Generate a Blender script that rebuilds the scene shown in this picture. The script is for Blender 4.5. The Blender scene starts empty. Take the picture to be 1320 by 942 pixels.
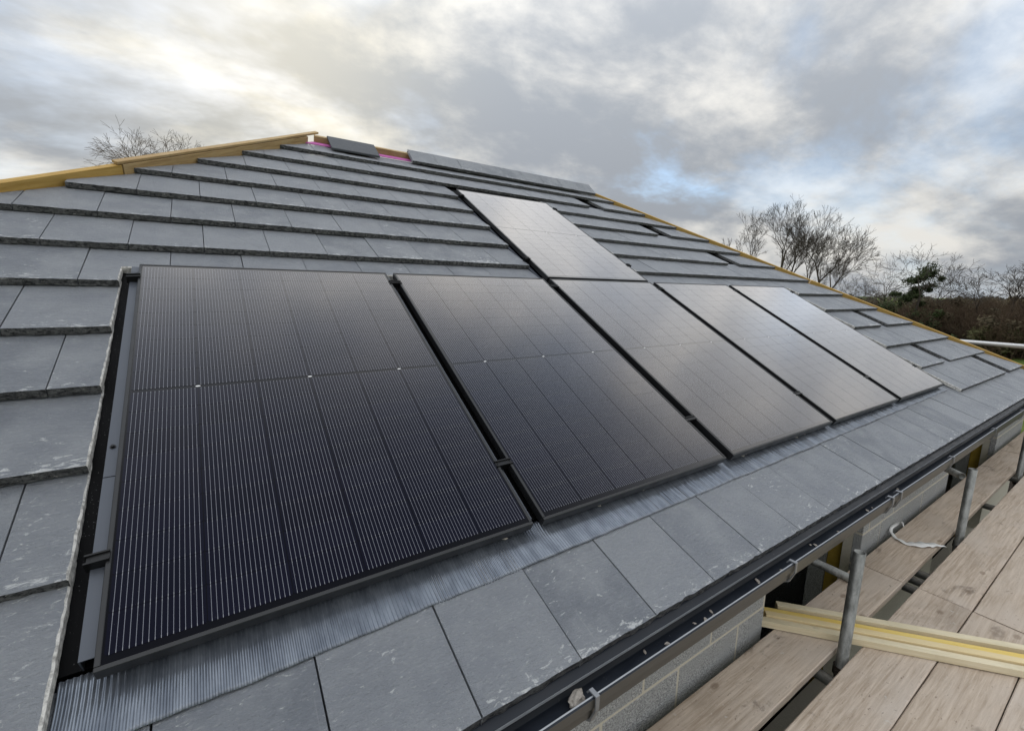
import bpy, bmesh, math, random
from mathutils import Vector, Matrix, noise as mnoise
random.seed(7)
R = math.radians
scn = bpy.context.scene
C = bpy.context.collection
# ------------------------------------------------------------------ camera
cam_d = bpy.data.cameras.new('camera'); cam = bpy.data.objects.new('camera', cam_d); C.objects.link(cam)
RW = [[0.83329980, -0.55253436, 0.01781066], [-0.07918659, -0.15118612, -0.98532849], [0.54712057, 0.81966368, -0.16973668]]
CW = Vector((0.27219, -1.13683, 0.80000))
rt, dn, fw = (Vector(r) for r in RW)
cam.matrix_world = Matrix(((rt.x, -dn.x, -fw.x, CW.x), (rt.y, -dn.y, -fw.y, CW.y), (rt.z, -dn.z, -fw.z, CW.z), (0, 0, 0, 1)))
cam_d.sensor_width = 36; cam_d.lens = 571.7 / 1320 * 36; cam_d.clip_start = 0.02; cam_d.clip_end = 3000
scn.camera = cam
scn.render.resolution_x, scn.render.resolution_y = 1024, 730
# ------------------------------------------------------------------ view
scn.view_settings.view_transform = 'Standard'; scn.view_settings.look = 'None'
scn.view_settings.gamma = 1; scn.view_settings.use_curve_mapping = False
scn.view_settings.exposure = 1.0
# ------------------------------------------------------------------ sky
SUN = Vector((0.10, 0.915, 0.385)).normalized()
sun_el = math.asin(SUN.z); sun_az = math.atan2(SUN.x, SUN.y)
w = bpy.data.worlds.new('World'); scn.world = w; w.use_nodes = True
nt = w.node_tree; nt.nodes.clear()
def wn(t, **k):
    n = nt.nodes.new(t)
    for a, b in k.items(): setattr(n, a, b)
    return n
def wl(a, b): nt.links.new(a, b)
def wmath(op, a, b=None, c=None, clamp=False):
    n = wn('ShaderNodeMath', operation=op); n.use_clamp = clamp
    for i, v in enumerate((a, b, c)):
        if v is None: continue
        if isinstance(v, (int, float)): n.inputs[i].default_value = v
        else: wl(v, n.inputs[i])
    return n.outputs[0]
def wmix(f, a, b, bt='MIX'):
    n = wn('ShaderNodeMix', data_type='RGBA', blend_type=bt)
    for s, v in ((0, f), (6, a), (7, b)):
        if isinstance(v, (int, float)): n.inputs[s].default_value = v
        elif isinstance(v, tuple): n.inputs[s].default_value = (*v, 1)
        else: wl(v, n.inputs[s])
    return n.outputs[2]
def wramp(v, lo, hi):
    n = wn('ShaderNodeMapRange', interpolation_type='SMOOTHSTEP'); wl(v, n.inputs[0])
    n.inputs[1].default_value = lo; n.inputs[2].default_value = hi
    return n.outputs[0]
sky = wn('ShaderNodeTexSky', sky_type='NISHITA'); sky.sun_disc = False
sky.sun_elevation = sun_el; sky.sun_rotation = sun_az; sky.air_density = 1.0; sky.dust_density = 0.6
tc = wn('ShaderNodeTexCoord'); sep = wn('ShaderNodeSeparateXYZ'); wl(tc.outputs['Generated'], sep.inputs[0])
zc = wmath('ADD', wmath('MAXIMUM', sep.outputs[2], 0.0), 0.34)
cmb = wn('ShaderNodeCombineXYZ'); wl(wmath('DIVIDE', sep.outputs[0], zc), cmb.inputs[0]); wl(wmath('DIVIDE', sep.outputs[1], zc), cmb.inputs[1])
wl(wmath('MULTIPLY', sep.outputs[2], 0.8), cmb.inputs[2])
def wnoise(scale, detail, loc, rough=0.55, rot=0.0, sx=1.0, dist=0.0):
    m = wn('ShaderNodeMapping'); wl(cmb.outputs[0], m.inputs[0]); m.inputs[1].default_value = (*loc, 0)
    m.inputs[2].default_value = (0, 0, rot); m.inputs[3].default_value = (sx, 1, 1)
    n = wn('ShaderNodeTexNoise'); wl(m.outputs[0], n.inputs['Vector'])
    n.inputs['Scale'].default_value = scale; n.inputs['Detail'].default_value = detail; n.inputs['Roughness'].default_value = rough
    n.inputs['Distortion'].default_value = dist
    return n.outputs[0]
CL1, CL2, CL3 = (37.81, 30.16), (21.3, 4.4), (1.4, 5.2)
n1 = wnoise(1.0, 2, CL1, 0.5, 0.4, 0.8, 0.0)        # broad cloud bodies
n2 = wnoise(3.6, 8, CL2, 0.58, 0.4, 0.80, 0.15)     # billows
n4 = wnoise(9.0, 6, CL3, 0.60, 0.4, 0.75, 0.1)      # wisps
n3 = wnoise(1.7, 6, CL3, 0.58, 0.3, 0.7, 0.2)       # breaks
body = wmath('ADD', wmath('ADD', wmath('MULTIPLY', n1, 0.46), wmath('MULTIPLY', n2, 0.42)), wmath('MULTIPLY', n4, 0.12))
tone = wramp(body, 0.41, 0.605)
cloud = wmix(tone, (0.188, 0.203, 0.224), (0.440, 0.430, 0.406))
# thin bright cloud round the hidden sun
dot = wn('ShaderNodeVectorMath', operation='DOT_PRODUCT'); wl(tc.outputs['Generated'], dot.inputs[0]); dot.inputs[1].default_value = SUN
glow = wmath('POWER', wmath('MAXIMUM', dot.outputs['Value'], 0.0), 34.0)
glow = wmath('MULTIPLY', glow, wmath('ADD', wmath('MULTIPLY', tone, 0.5), 0.45))
cloud = wmix(glow, cloud, (0.470, 0.432, 0.335))
# overcast dome: brighter to the zenith
dome = wmath('ADD', wmath('MULTIPLY', wmath('POWER', wmath('MAXIMUM', sep.outputs[2], 0.0), 2.0), 2.1), 0.90)
vm = wn('ShaderNodeVectorMath', operation='SCALE'); wl(cloud, vm.inputs[0]); wl(wmath('MULTIPLY', dome, 10.0), vm.inputs['Scale'])
# breaks in the cloud, most of them low over the horizon
HOLE = Vector((0.744, 0.612, 0.269)).normalized()
dh = wn('ShaderNodeVectorMath', operation='DOT_PRODUCT'); wl(tc.outputs['Generated'], dh.inputs[0]); dh.inputs[1].default_value = HOLE
low = wmath('POWER', wmath('MAXIMUM', dh.outputs['Value'], 0.0), 90.0)
gap = wmath('MAXIMUM', wramp(wmath('ADD', n3, wmath('MULTIPLY', low, 0.17)), 0.60, 0.78), wmath('MULTIPLY', wramp(n3, 0.48, 0.66), 0.36))
hs = wn('ShaderNodeVectorMath', operation='SCALE'); wl(sky.outputs[0], hs.inputs[0]); hs.inputs['Scale'].default_value = 0.5
bluec = wn('ShaderNodeVectorMath', operation='ADD'); wl(hs.outputs[0], bluec.inputs[0]); bluec.inputs[1].default_value = (1.5, 2.4, 3.7)
col = wmix(wmath('MULTIPLY', gap, 0.8), vm.outputs[0], bluec.outputs[0])
bg = wn('ShaderNodeBackground'); wl(col, bg.inputs[0]); bg.inputs[1].default_value = 0.1
wo = wn('ShaderNodeOutputWorld'); wl(bg.outputs[0], wo.inputs[0])
# ------------------------------------------------------------------ sun behind cloud
sd = bpy.data.lights.new('sun', 'SUN'); sd.energy = 0.8; sd.angle = R(14); sd.color = (1.0, 0.95, 0.86)
so = bpy.data.objects.new('sun', sd); C.objects.link(so); so.rotation_euler = (-SUN).to_track_quat('-Z', 'Y').to_euler(); so.location = (0, 0, 30)

# ================================================================== helpers
def mat(name, base, rough=0.6, metal=0.0, spec=0.5, build=None):
    m = bpy.data.materials.new(name); m.use_nodes = True
    t = m.node_tree; b = t.nodes['Principled BSDF']
    b.inputs['Base Color'].default_value = (*base, 1); b.inputs['Roughness'].default_value = rough
    b.inputs['Metallic'].default_value = metal; b.inputs['Specular IOR Level'].default_value = spec
    if build: build(N(t, b))
    return m
class N:
    """small node-building helper"""
    def __init__(s, t, b): s.t, s.b = t, b; s._tc = None
    def new(s, ty, **k):
        n = s.t.nodes.new(ty)
        for a, v in k.items(): setattr(n, a, v)
        return n
    def set(s, sock, v):
        if isinstance(v, (int, float)): sock.default_value = v
        elif isinstance(v, tuple): sock.default_value = (*v, 1) if len(sock.default_value) == 4 and len(v) == 3 else v
        else: s.t.links.new(v, sock)
    def co(s, kind='Object'):
        if not s._tc: s._tc = s.new('ShaderNodeTexCoord')
        return s._tc.outputs[kind]
    def mapping(s, v, scale=(1, 1, 1), loc=(0, 0, 0), rot=(0, 0, 0)):
        m = s.new('ShaderNodeMapping'); s.set(m.inputs[0], v); m.inputs[1].default_value = loc; m.inputs[2].default_value = rot; m.inputs[3].default_value = scale
        return m.outputs[0]
    def noise(s, v, scale, detail=4, rough=0.55, dist=0.0):
        n = s.new('ShaderNodeTexNoise'); s.set(n.inputs['Vector'], v); n.inputs['Scale'].default_value = scale
        n.inputs['Detail'].default_value = detail; n.inputs['Roughness'].default_value = rough; n.inputs['Distortion'].default_value = dist
        return n.outputs[0]
    def voro(s, v, scale, feature='F1'):
        n = s.new('ShaderNodeTexVoronoi', feature=feature); s.set(n.inputs['Vector'], v); n.inputs['Scale'].default_value = scale
        return n.outputs[0]
    def math(s, op, a, b=None, c=None, clamp=False):
        n = s.new('ShaderNodeMath', operation=op); n.use_clamp = clamp
        for i, v in enumerate((a, b, c)):
            if v is not None: s.set(n.inputs[i], v)
        return n.outputs[0]
    def ramp(s, v, lo, hi, a=0.0, b=1.0):
        n = s.new('ShaderNodeMapRange', interpolation_type='SMOOTHSTEP'); s.set(n.inputs[0], v)
        for i, q in enumerate((lo, hi, a, b)): n.inputs[i + 1].default_value = q
        return n.outputs[0]
    def mix(s, f, a, b, bt='MIX'):
        n = s.new('ShaderNodeMix', data_type='RGBA', blend_type=bt)
        s.set(n.inputs[0], f); s.set(n.inputs[6], a); s.set(n.inputs[7], b)
        return n.outputs[2]
    def rand(s):
        return s.new('ShaderNodeObjectInfo').outputs['Random']
    def shift(s, v, k=40.0):
        """coordinates moved per object so that copies differ"""
        r = s.math('MULTIPLY', s.rand(), k)
        c = s.new('ShaderNodeCombineXYZ')
        for i in range(3): s.set(c.inputs[i], r)
        a = s.new('ShaderNodeVectorMath', operation='ADD'); s.set(a.inputs[0], v); s.set(a.inputs[1], c.outputs[0])
        return a.outputs[0]
    def xyz(s, v):
        n = s.new('ShaderNodeSeparateXYZ'); s.set(n.inputs[0], v); return n.outputs
    def bump(s, h, strength=0.3, dist=0.01):
        n = s.new('ShaderNodeBump'); n.inputs['Strength'].default_value = strength; n.inputs['Distance'].default_value = dist
        s.set(n.inputs['Height'], h); s.set(s.b.inputs['Normal'], n.outputs[0])
    def col(s, v): s.set(s.b.inputs['Base Color'], v)
    def rough(s, v): s.set(s.b.inputs['Roughness'], v)

def link(name, me, mats, parent=None, mw=None):
    o = bpy.data.objects.new(name, me)
    if mats is not None and not me.materials:
        for m in (mats if isinstance(mats, (list, tuple)) else [mats]): me.materials.append(m)
    C.objects.link(o)
    if parent: o.parent = parent
    if mw is not None: o.matrix_world = mw
    return o
def empty(name, loc=(0, 0, 0)):
    o = bpy.data.objects.new(name, None); o.empty_display_size = 0.1; C.objects.link(o); o.location = loc; return o
def tag(o, label=None, cat=None, group=None, kind=None):
    if label: o['label'] = label
    if cat: o['category'] = cat
    if group: o['group'] = group
    if kind: o['kind'] = kind
    return o
class MB:
    """collects verts / faces of one mesh"""
    def __init__(s): s.v, s.f, s.m = [], [], []
    def add(s, vs, fs, mi=0):
        o = len(s.v); s.v += [tuple(q) for q in vs]; s.f += [tuple(i + o for i in f) for f in fs]; s.m += [mi] * len(fs)
    def box(s, a, b, mi=0, mx=None):
        x0, y0, z0 = a; x1, y1, z1 = b
        vs = [Vector(q) for q in ((x0, y0, z0), (x1, y0, z0), (x1, y1, z0), (x0, y1, z0), (x0, y0, z1), (x1, y0, z1), (x1, y1, z1), (x0, y1, z1))]
        if mx: vs = [mx @ q for q in vs]
        s.add(vs, [(0, 3, 2, 1), (4, 5, 6, 7), (0, 1, 5, 4), (1, 2, 6, 5), (2, 3, 7, 6), (3, 0, 4, 7)], mi)
    def tube(s, p, q, r0, r1=None, n=8, cap=True, mi=0):
        p, q = Vector(p), Vector(q); r1 = r0 if r1 is None else r1
        d = (q - p).normalized(); a = d.orthogonal().normalized(); b = d.cross(a)
        vs = []
        for c, r in ((p, r0), (q, r1)):
            for i in range(n):
                t = 2 * math.pi * i / n; vs.append(c + (a * math.cos(t) + b * math.sin(t)) * r)
        fs = [(i, (i + 1) % n, n + (i + 1) % n, n + i) for i in range(n)]
        if cap: fs += [tuple(range(n))[::-1], tuple(range(n, 2 * n))]
        s.add(vs, fs, mi)
    def pipe(s, p, q, r, t=0.004, n=20, mi=0):
        """hollow tube, open at both ends"""
        p, q = Vector(p), Vector(q); d = (q - p).normalized(); a = d.orthogonal().normalized(); b = d.cross(a)
        vs = []
        for c, rr in ((p, r), (q, r), (q, r - t), (p, r - t)):
            for i in range(n):
                th = 2 * math.pi * i / n; vs.append(c + (a * math.cos(th) + b * math.sin(th)) * rr)
        fs = []
        for k in range(4):
            k2 = (k + 1) % 4
            fs += [(k * n + i, k * n + (i + 1) % n, k2 * n + (i + 1) % n, k2 * n + i) for i in range(n)]
        s.add(vs, fs, mi)
    def sweep(s, prof, x0, x1, mi=0, closed=True):
        """profile of (y, z) points pulled along x"""
        n = len(prof); vs = [(x0, y, z) for y, z in prof] + [(x1, y, z) for y, z in prof]
        rng = range(n) if closed else range(n - 1)
        s.add(vs, [(i, n + i, n + (i + 1) % n, (i + 1) % n) for i in rng], mi)
        if closed: s.add(vs, [tuple(range(n)), tuple(range(2 * n - 1, n - 1, -1))], mi)
    def mesh(s, name, smooth=False):
        me = bpy.data.meshes.new(name); me.from_pydata(s.v, [], s.f)
        if any(s.m): me.polygons.foreach_set('material_index', s.m)
        if smooth: me.polygons.foreach_set('use_smooth', [True] * len(me.polygons))
        me.update(); return me
    def build(s, name, mats, parent=None, mw=None, smooth=False, bevel=0):
        me = s.mesh(name, smooth)
        bm = bmesh.new(); bm.from_mesh(me); bmesh.ops.recalc_face_normals(bm, faces=bm.faces)
        if bevel: bmesh.ops.bevel(bm, geom=list(bm.edges), offset=bevel, segments=1, affect='EDGES')
        bm.to_mesh(me); bm.free()
        return link(name, me, mats, parent, mw)
TH = R(30)
ROOF = Matrix.Rotation(TH, 4, 'X')                 # roof frame: x along the eave, y up the slope, z off the slope
def rp(u, v, n=0.0): return ROOF @ Vector((u, v, n))

# ================================================================== materials
def b_tile(n):
    v = n.shift(n.co()); x, y, z = n.xyz(n.co())
    big = n.noise(v, 7, 3); fine = n.noise(n.mapping(v, (1.0, 2.6, 1)), 60, 5, 0.65)
    r = n.rand()
    base = n.mix(r, (0.195, 0.211, 0.240), (0.275, 0.291, 0.322))
    base = n.mix(n.ramp(big, 0.3, 0.75), base, (0.305, 0.320, 0.345))
    base = n.mix(n.math('MULTIPLY', n.ramp(fine, 0.5, 0.75), 0.45), base, (0.46, 0.468, 0.48))
    base = n.mix(n.math('MULTIPLY', n.ramp(n.noise(v, 3.2, 4, 0.6), 0.55, 0.7), 0.22), base, (0.145, 0.158, 0.182))
    # lime bloom: scuffs all over, thickest along the lower edge
    sc = n.noise(n.mapping(v, (1, 2.2, 1), rot=(0, 0, 0.35)), 26, 6, 0.72, 0.6)
    edge = n.ramp(y, 0.075, 0.0)
    amt = n.noise(v, 1.3, 2)
    thr = n.math('ADD', sc, n.math('ADD', n.math('MULTIPLY', edge, 0.10), n.math('MULTIPLY', n.math('SUBTRACT', amt, 0.5), 0.34)))
    bloom = n.ramp(thr, 0.635, 0.72)
    base = n.mix(n.math('MULTIPLY', bloom, 0.85), base, (0.66, 0.67, 0.67))
    # drip streaks down the slope
    st = n.noise(n.mapping(v, (1, 0.04, 1)), 60, 2, 0.5)
    stm = n.math('MULTIPLY', n.ramp(st, 0.68, 0.74), n.ramp(n.noise(v, 5, 2), 0.45, 0.7))
    base = n.mix(n.math('MULTIPLY', stm, 0.35), base, (0.42, 0.43, 0.44))
    n.col(base); n.rough(n.ramp(fine, 0.3, 0.8, 0.42, 0.6))
    h = n.math('ADD', n.math('MULTIPLY', n.noise(n.mapping(v, (1, 2.4, 1), rot=(0, 0, 0.2)), 34, 6, 0.7), 1.0), n.math('MULTIPLY', n.noise(v, 220, 2), 0.25))
    n.bump(h, 1.0, 0.018)
M_tile = mat('slate_grey_concrete', (0.15, 0.16, 0.18), 0.5, 0, 0.5, b_tile)
def b_cut(n):
    v = n.shift(n.co()); k = n.noise(v, 60, 5, 0.7)
    n.col(n.mix(n.ramp(k, 0.35, 0.6), (0.36, 0.35, 0.33), (0.74, 0.72, 0.68))); n.bump(k, 0.6, 0.006)
M_cut = mat('sawn_concrete', (0.5, 0.5, 0.48), 0.85, 0, 0.3, b_cut)
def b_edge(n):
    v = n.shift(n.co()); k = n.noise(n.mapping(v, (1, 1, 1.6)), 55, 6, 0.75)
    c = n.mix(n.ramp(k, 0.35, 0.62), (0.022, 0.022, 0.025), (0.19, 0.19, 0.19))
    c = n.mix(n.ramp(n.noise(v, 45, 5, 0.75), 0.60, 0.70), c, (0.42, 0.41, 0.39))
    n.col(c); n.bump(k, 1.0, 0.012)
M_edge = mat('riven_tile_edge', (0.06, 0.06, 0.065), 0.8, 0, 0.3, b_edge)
M_deck = mat('roof_underlay', (0.022, 0.022, 0.026), 0.85, 0, 0.2, lambda n: n.col(n.mix(n.noise(n.co(), 9, 4), (0.012, 0.012, 0.014), (0.035, 0.035, 0.04))))
def b_tray(n):
    k = n.noise(n.co(), 240, 2, 0.5)
    n.col(n.mix(n.ramp(k, 0.70, 0.74), (0.003, 0.003, 0.0035), (0.16, 0.16, 0.16)))
M_tray = mat('black_plastic_tray', (0.006, 0.006, 0.007), 0.7, 0, 0.12, b_tray)
def b_strip(n):
    k = n.noise(n.mapping(n.co(), (1, 0.2, 1)), 30, 4)
    n.col(n.mix(k, (0.060, 0.068, 0.086), (0.098, 0.109, 0.130))); n.rough(n.ramp(k, 0.3, 0.7, 0.38, 0.55))
M_strip = mat('grey_coated_steel', (0.10, 0.11, 0.13), 0.45, 0.2, 0.5, b_strip)
M_frame = mat('black_anodised_frame', (0.014, 0.0145, 0.016), 0.42, 0.1, 0.5, lambda n: n.rough(n.ramp(n.noise(n.mapping(n.co(), (1, 1, 1)), 14, 4), 0.3, 0.7, 0.32, 0.46)))
M_clamp = mat('black_clamp', (0.010, 0.010, 0.011), 0.4, 0.2, 0.4, lambda n: n.rough(n.ramp(n.noise(n.co(), 80, 3), 0.3, 0.7, 0.3, 0.5)))
GL = dict(rough=0.16)
def b_glass(n):
    """textured cover glass over the black layers: little reflection head-on, a lot at a glancing angle"""
    k = n.noise(n.shift(n.co(), 3.0), 7, 5, 0.6)
    g = n.new('ShaderNodeBsdfGlossy'); g.inputs['Color'].default_value = (0.98, 0.95, 0.93, 1); n.set(g.inputs['Roughness'], n.ramp(k, 0.3, 0.75, 0.10, 0.15))
    lw = n.new('ShaderNodeLayerWeight'); lw.inputs['Blend'].default_value = 0.5
    f = n.math('MULTIPLY_ADD', n.math('POWER', lw.outputs['Facing'], 3.9), 2.1, 0.003, clamp=True)
    mx = n.new('ShaderNodeMixShader'); n.set(mx.inputs[0], f); n.t.links.new(n.b.outputs[0], mx.inputs[1]); n.t.links.new(g.outputs[0], mx.inputs[2])
    out = [q for q in n.t.nodes if q.type == 'OUTPUT_MATERIAL'][0]; n.t.links.new(mx.outputs[0], out.inputs[0])
CW_, CH_ = 0.1822, 0.0930
def b_cell(n):
    b_glass(n)
    x, y, z = n.xyz(n.co())
    sp = 0.01110
    ph = n.math('ABSOLUTE', n.math('SUBTRACT', n.math('FRACT', n.math('ADD', n.math('DIVIDE', x, sp), 0.0)), 0.5))   # 16 wires, centred
    inside = n.math('LESS_THAN', n.math('ABSOLUTE', x), sp * 8)
    pad = n.ramp(n.math('ABSOLUTE', y), CH_ / 2 - 0.0075, CH_ / 2 - 0.0055)
    ln = n.math('MULTIPLY', n.math('LESS_THAN', ph, n.math('ADD', 0.046, n.math('MULTIPLY', pad, 0.012))), inside)
    k = n.noise(n.shift(n.co()), 5, 2)
    base = n.mix(n.rand(), (0.0030, 0.0037, 0.0110), (0.0046, 0.0054, 0.0150))
    wire = n.mix(pad, (0.22, 0.225, 0.26), (0.27, 0.275, 0.30))
    # dust
    d = n.noise(n.shift(n.co()), 240, 2)
    base = n.mix(n.math('MULTIPLY', n.ramp(d, 0.74, 0.78), 0.3), base, (0.35, 0.34, 0.32))
    n.col(n.mix(ln, base, wire))
M_cell = mat('solar_cell', (0.01, 0.01, 0.02), 0.5, 0, 0.02, b_cell)
M_back = mat('black_backsheet', (0.003, 0.0034, 0.006), 0.5, 0, 0.02, b_glass)
M_white = mat('white_tab', (0.75, 0.75, 0.74), 0.4, 0, 0.5, lambda n: n.col(n.mix(n.noise(n.co(), 300), (0.6, 0.6, 0.6), (0.85, 0.85, 0.84))))
def b_lead(n):
    v = n.co()
    k = n.noise(n.mapping(v, (1, 0.12, 1)), 24, 4, 0.6); f = n.noise(n.mapping(v, (1, 0.25, 1)), 120, 3, 0.7)
    n.col(n.mix(n.ramp(k, 0.3, 0.7), (0.135, 0.152, 0.182), (0.235, 0.258, 0.295))); n.rough(n.ramp(f, 0.3, 0.75, 0.13, 0.27))
M_lead = mat('grey_pleated_flashing', (0.25, 0.27, 0.3), 0.25, 0.6, 0.5, b_lead)
def b_gut(n):
    v = n.co(); k = n.noise(n.mapping(v, (0.3, 1, 1)), 30, 5, 0.65); s = n.noise(v, 70, 4, 0.7)
    c = n.mix(k, (0.010, 0.013, 0.020), (0.030, 0.036, 0.048))
    c = n.mix(n.math('MULTIPLY', n.ramp(s, 0.66, 0.76), 0.6), c, (0.25, 0.25, 0.25)); n.col(c); n.rough(n.ramp(k, 0.3, 0.7, 0.3, 0.5))
M_gut = mat('black_gutter_plastic', (0.015, 0.018, 0.025), 0.3, 0, 0.28, b_gut)
def b_gutf(n):
    v = n.co(); k = n.noise(n.mapping(v, (0.5, 4, 4)), 8, 5, 0.65)
    n.col(n.mix(k, (0.045, 0.043, 0.040), (0.10, 0.096, 0.088)))
M_gutf = mat('brown_grey_gutter_face', (0.1, 0.1, 0.095), 0.42, 0, 0.5, b_gutf)  # outer gutter faces, brown-grey and paler than the inside
M_lip = mat('bright_edge', (0.5, 0.52, 0.55), 0.3, 0.4, 0.5, lambda n: n.col(n.mix(n.noise(n.co(), 20), (0.26, 0.275, 0.30), (0.46, 0.48, 0.50))))
M_brk = mat('gutter_bracket', (0.22, 0.23, 0.25), 0.35, 0.3, 0.5, lambda n: n.col(n.mix(n.noise(n.co(), 40), (0.13, 0.14, 0.155), (0.30, 0.31, 0.33))))
def b_wood(c0, c1, c2, sc=1.0, ax=0):
    def f(n):
        v = n.shift(n.co(), 9.0)
        s = [1, 1, 1]; s[ax] = 0.06
        g = n.noise(n.mapping(v, tuple(s)), 55 * sc, 6, 0.62, 0.35); big = n.noise(v, 5, 5, 0.65)
        kn = n.noise(n.mapping(v, (1, 1, 1)), 9, 3, 0.5)
        c = n.mix(n.ramp(g, 0.3, 0.72), c0, c1); c = n.mix(n.ramp(big, 0.42, 0.72), c, c2)
        c = n.mix(n.math('MULTIPLY', n.ramp(kn, 0.66, 0.76), 0.6), c, tuple(q * 0.35 for q in c0))
        n.col(c); n.bump(g, 0.25, 0.004)
    return f
M_hipY = mat('yellow_treated_timber', (0.5, 0.33, 0.1), 0.65, 0, 0.3, b_wood((0.40, 0.235, 0.05), (0.60, 0.40, 0.13), (0.52, 0.33, 0.10)))
M_hipP = mat('pale_timber', (0.6, 0.45, 0.25), 0.65, 0, 0.3, b_wood((0.36, 0.23, 0.10), (0.58, 0.41, 0.20), (0.50, 0.37, 0.20)))
M_bat1 = mat('pale_batten', (0.6, 0.55, 0.4), 0.7, 0, 0.3, b_wood((0.68, 0.58, 0.38), (0.82, 0.73, 0.54), (0.66, 0.58, 0.40), 1.0, 1))
M_bat2 = mat('yellow_batten', (0.7, 0.55, 0.2), 0.65, 0, 0.3, b_wood((0.74, 0.52, 0.12), (0.82, 0.64, 0.22), (0.78, 0.57, 0.16), 1.0, 1))
M_bat3 = mat('cream_batten', (0.7, 0.6, 0.4), 0.65, 0, 0.3, b_wood((0.72, 0.56, 0.29), (0.82, 0.68, 0.42), (0.76, 0.62, 0.36), 1.0, 1))
def b_board(n):
    v = n.shift(n.co(), 9.0)
    g = n.noise(n.mapping(v, (0.05, 1, 1)), 80, 7, 0.65, 0.5); big = n.noise(n.mapping(v, (0.5, 1, 1)), 4.0, 5, 0.6)
    c = n.mix(n.ramp(g, 0.28, 0.72), (0.38, 0.295, 0.22), (0.66, 0.555, 0.455))
    c = n.mix(n.ramp(big, 0.40, 0.75), c, (0.58, 0.50, 0.425))
    st = n.noise(n.mapping(v, (0.8, 1.3, 1)), 5.5, 5, 0.62, 0.5)
    c = n.mix(n.math('MULTIPLY', n.ramp(st, 0.60, 0.70), 0.6), c, (0.13, 0.10, 0.08))
    fl = n.noise(n.mapping(v, (0.35, 1, 1)), 75, 4, 0.7)
    c = n.mix(n.math('MULTIPLY', n.ramp(fl, 0.62, 0.71), 0.75), c, (0.15, 0.11, 0.085))
    mud = n.noise(n.mapping(v, (0.55, 1, 1)), 1.7, 6, 0.62, 0.8)
    c = n.mix(n.math('MULTIPLY', n.ramp(mud, 0.53, 0.68), 0.42), c, (0.24, 0.19, 0.145))
    kn = n.voro(n.mapping(v, (0.55, 1.0, 1)), 6.0)
    c = n.mix(n.math('MULTIPLY', n.ramp(kn, 0.11, 0.05), 0.55), c, (0.17, 0.115, 0.075))
    cem = n.noise(v, 21, 5, 0.65)
    c = n.mix(n.math('MULTIPLY', n.ramp(cem, 0.66, 0.72), 0.5), c, (0.62, 0.60, 0.56))
    lt = n.noise(n.mapping(v, (0.7, 1, 1)), 130, 3, 0.6)
    c = n.mix(n.math('MULTIPLY', n.ramp(lt, 0.6, 0.75), 0.5), c, (0.66, 0.60, 0.54))
    n.col(n.mix(n.math('MULTIPLY', n.rand(), 0.3), c, (0.44, 0.36, 0.28))); n.bump(n.math('ADD', g, n.math('MULTIPLY', fl, -0.5)), 0.4, 0.006)
M_board = mat('weathered_scaffold_board', (0.4, 0.34, 0.28), 0.8, 0, 0.2, b_board)
def b_steel(n):
    v = n.co(); k = n.noise(n.mapping(v, (1, 1, 0.4)), 22, 6, 0.65); r = n.noise(v, 60, 4, 0.7)
    c = n.mix(n.ramp(k, 0.3, 0.7), (0.12, 0.122, 0.115), (0.36, 0.365, 0.35)); n.col(n.mix(n.math('MULTIPLY', n.ramp(r, 0.60, 0.72), 0.5), c, (0.10, 0.085, 0.07))); n.rough(n.ramp(k, 0.3, 0.7, 0.38, 0.6))
M_steel = mat('galvanised_tube', (0.25, 0.25, 0.24), 0.5, 0.55, 0.5, b_steel)
M_bright = mat('new_galvanised_tube', (0.62, 0.63, 0.64), 0.35, 0.5, 0.5, lambda n: n.col(n.mix(n.noise(n.co(), 20, 4), (0.55, 0.56, 0.57), (0.72, 0.72, 0.72))))
M_rust = mat('dark_fitting', (0.05, 0.04, 0.035), 0.7, 0.4, 0.4, lambda n: n.col(n.mix(n.noise(n.co(), 60, 4), (0.025, 0.022, 0.02), (0.09, 0.07, 0.055))))
def b_block(n):
    v = n.shift(n.co()); k = n.noise(v, 130, 3, 0.7); c = n.voro(v, 150); big = n.noise(v, 6, 3)
    col = n.mix(n.ramp(k, 0.32, 0.68), (0.22, 0.225, 0.225), (0.60, 0.61, 0.605)); col = n.mix(n.ramp(big, 0.4, 0.7), col, (0.40, 0.41, 0.41)); n.col(col)
    n.bump(n.math('ADD', k, c), 0.9, 0.006)
M_block = mat('concrete_block', (0.35, 0.35, 0.35), 0.9, 0, 0.2, b_block)
def b_mortar(n):
    k = n.noise(n.co(), 60, 5, 0.7); n.col(n.mix(k, (0.50, 0.47, 0.38), (0.70, 0.66, 0.56))); n.bump(k, 0.7, 0.006)
M_mortar = mat('mortar', (0.45, 0.41, 0.31), 0.9, 0, 0.2, b_mortar)
M_fascia = mat('dark_fascia', (0.03, 0.032, 0.036), 0.4, 0, 0.5, lambda n: n.col(n.mix(n.noise(n.co(), 12, 4), (0.022, 0.024, 0.028), (0.05, 0.05, 0.055))))
M_inside = mat('bare_interior_block', (0.12, 0.12, 0.12), 0.9, 0, 0.2, b_block)
M_yel = mat('yellow_insulation', (0.45, 0.31, 0.06), 0.85, 0, 0.2, lambda n: n.col(n.mix(n.noise(n.co(), 25, 5), (0.32, 0.21, 0.03), (0.55, 0.39, 0.08))))
M_pink = mat('pink_membrane', (0.65, 0.16, 0.50), 0.6, 0, 0.3, lambda n: n.col(n.mix(n.noise(n.co(), 30, 4), (0.55, 0.12, 0.42), (0.75, 0.25, 0.6))))
def b_ridge(n):
    v = n.co(); k = n.noise(v, 40, 5, 0.6); n.col(n.mix(k, (0.055, 0.06, 0.07), (0.10, 0.108, 0.12))); n.bump(k, 0.3, 0.004)
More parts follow.
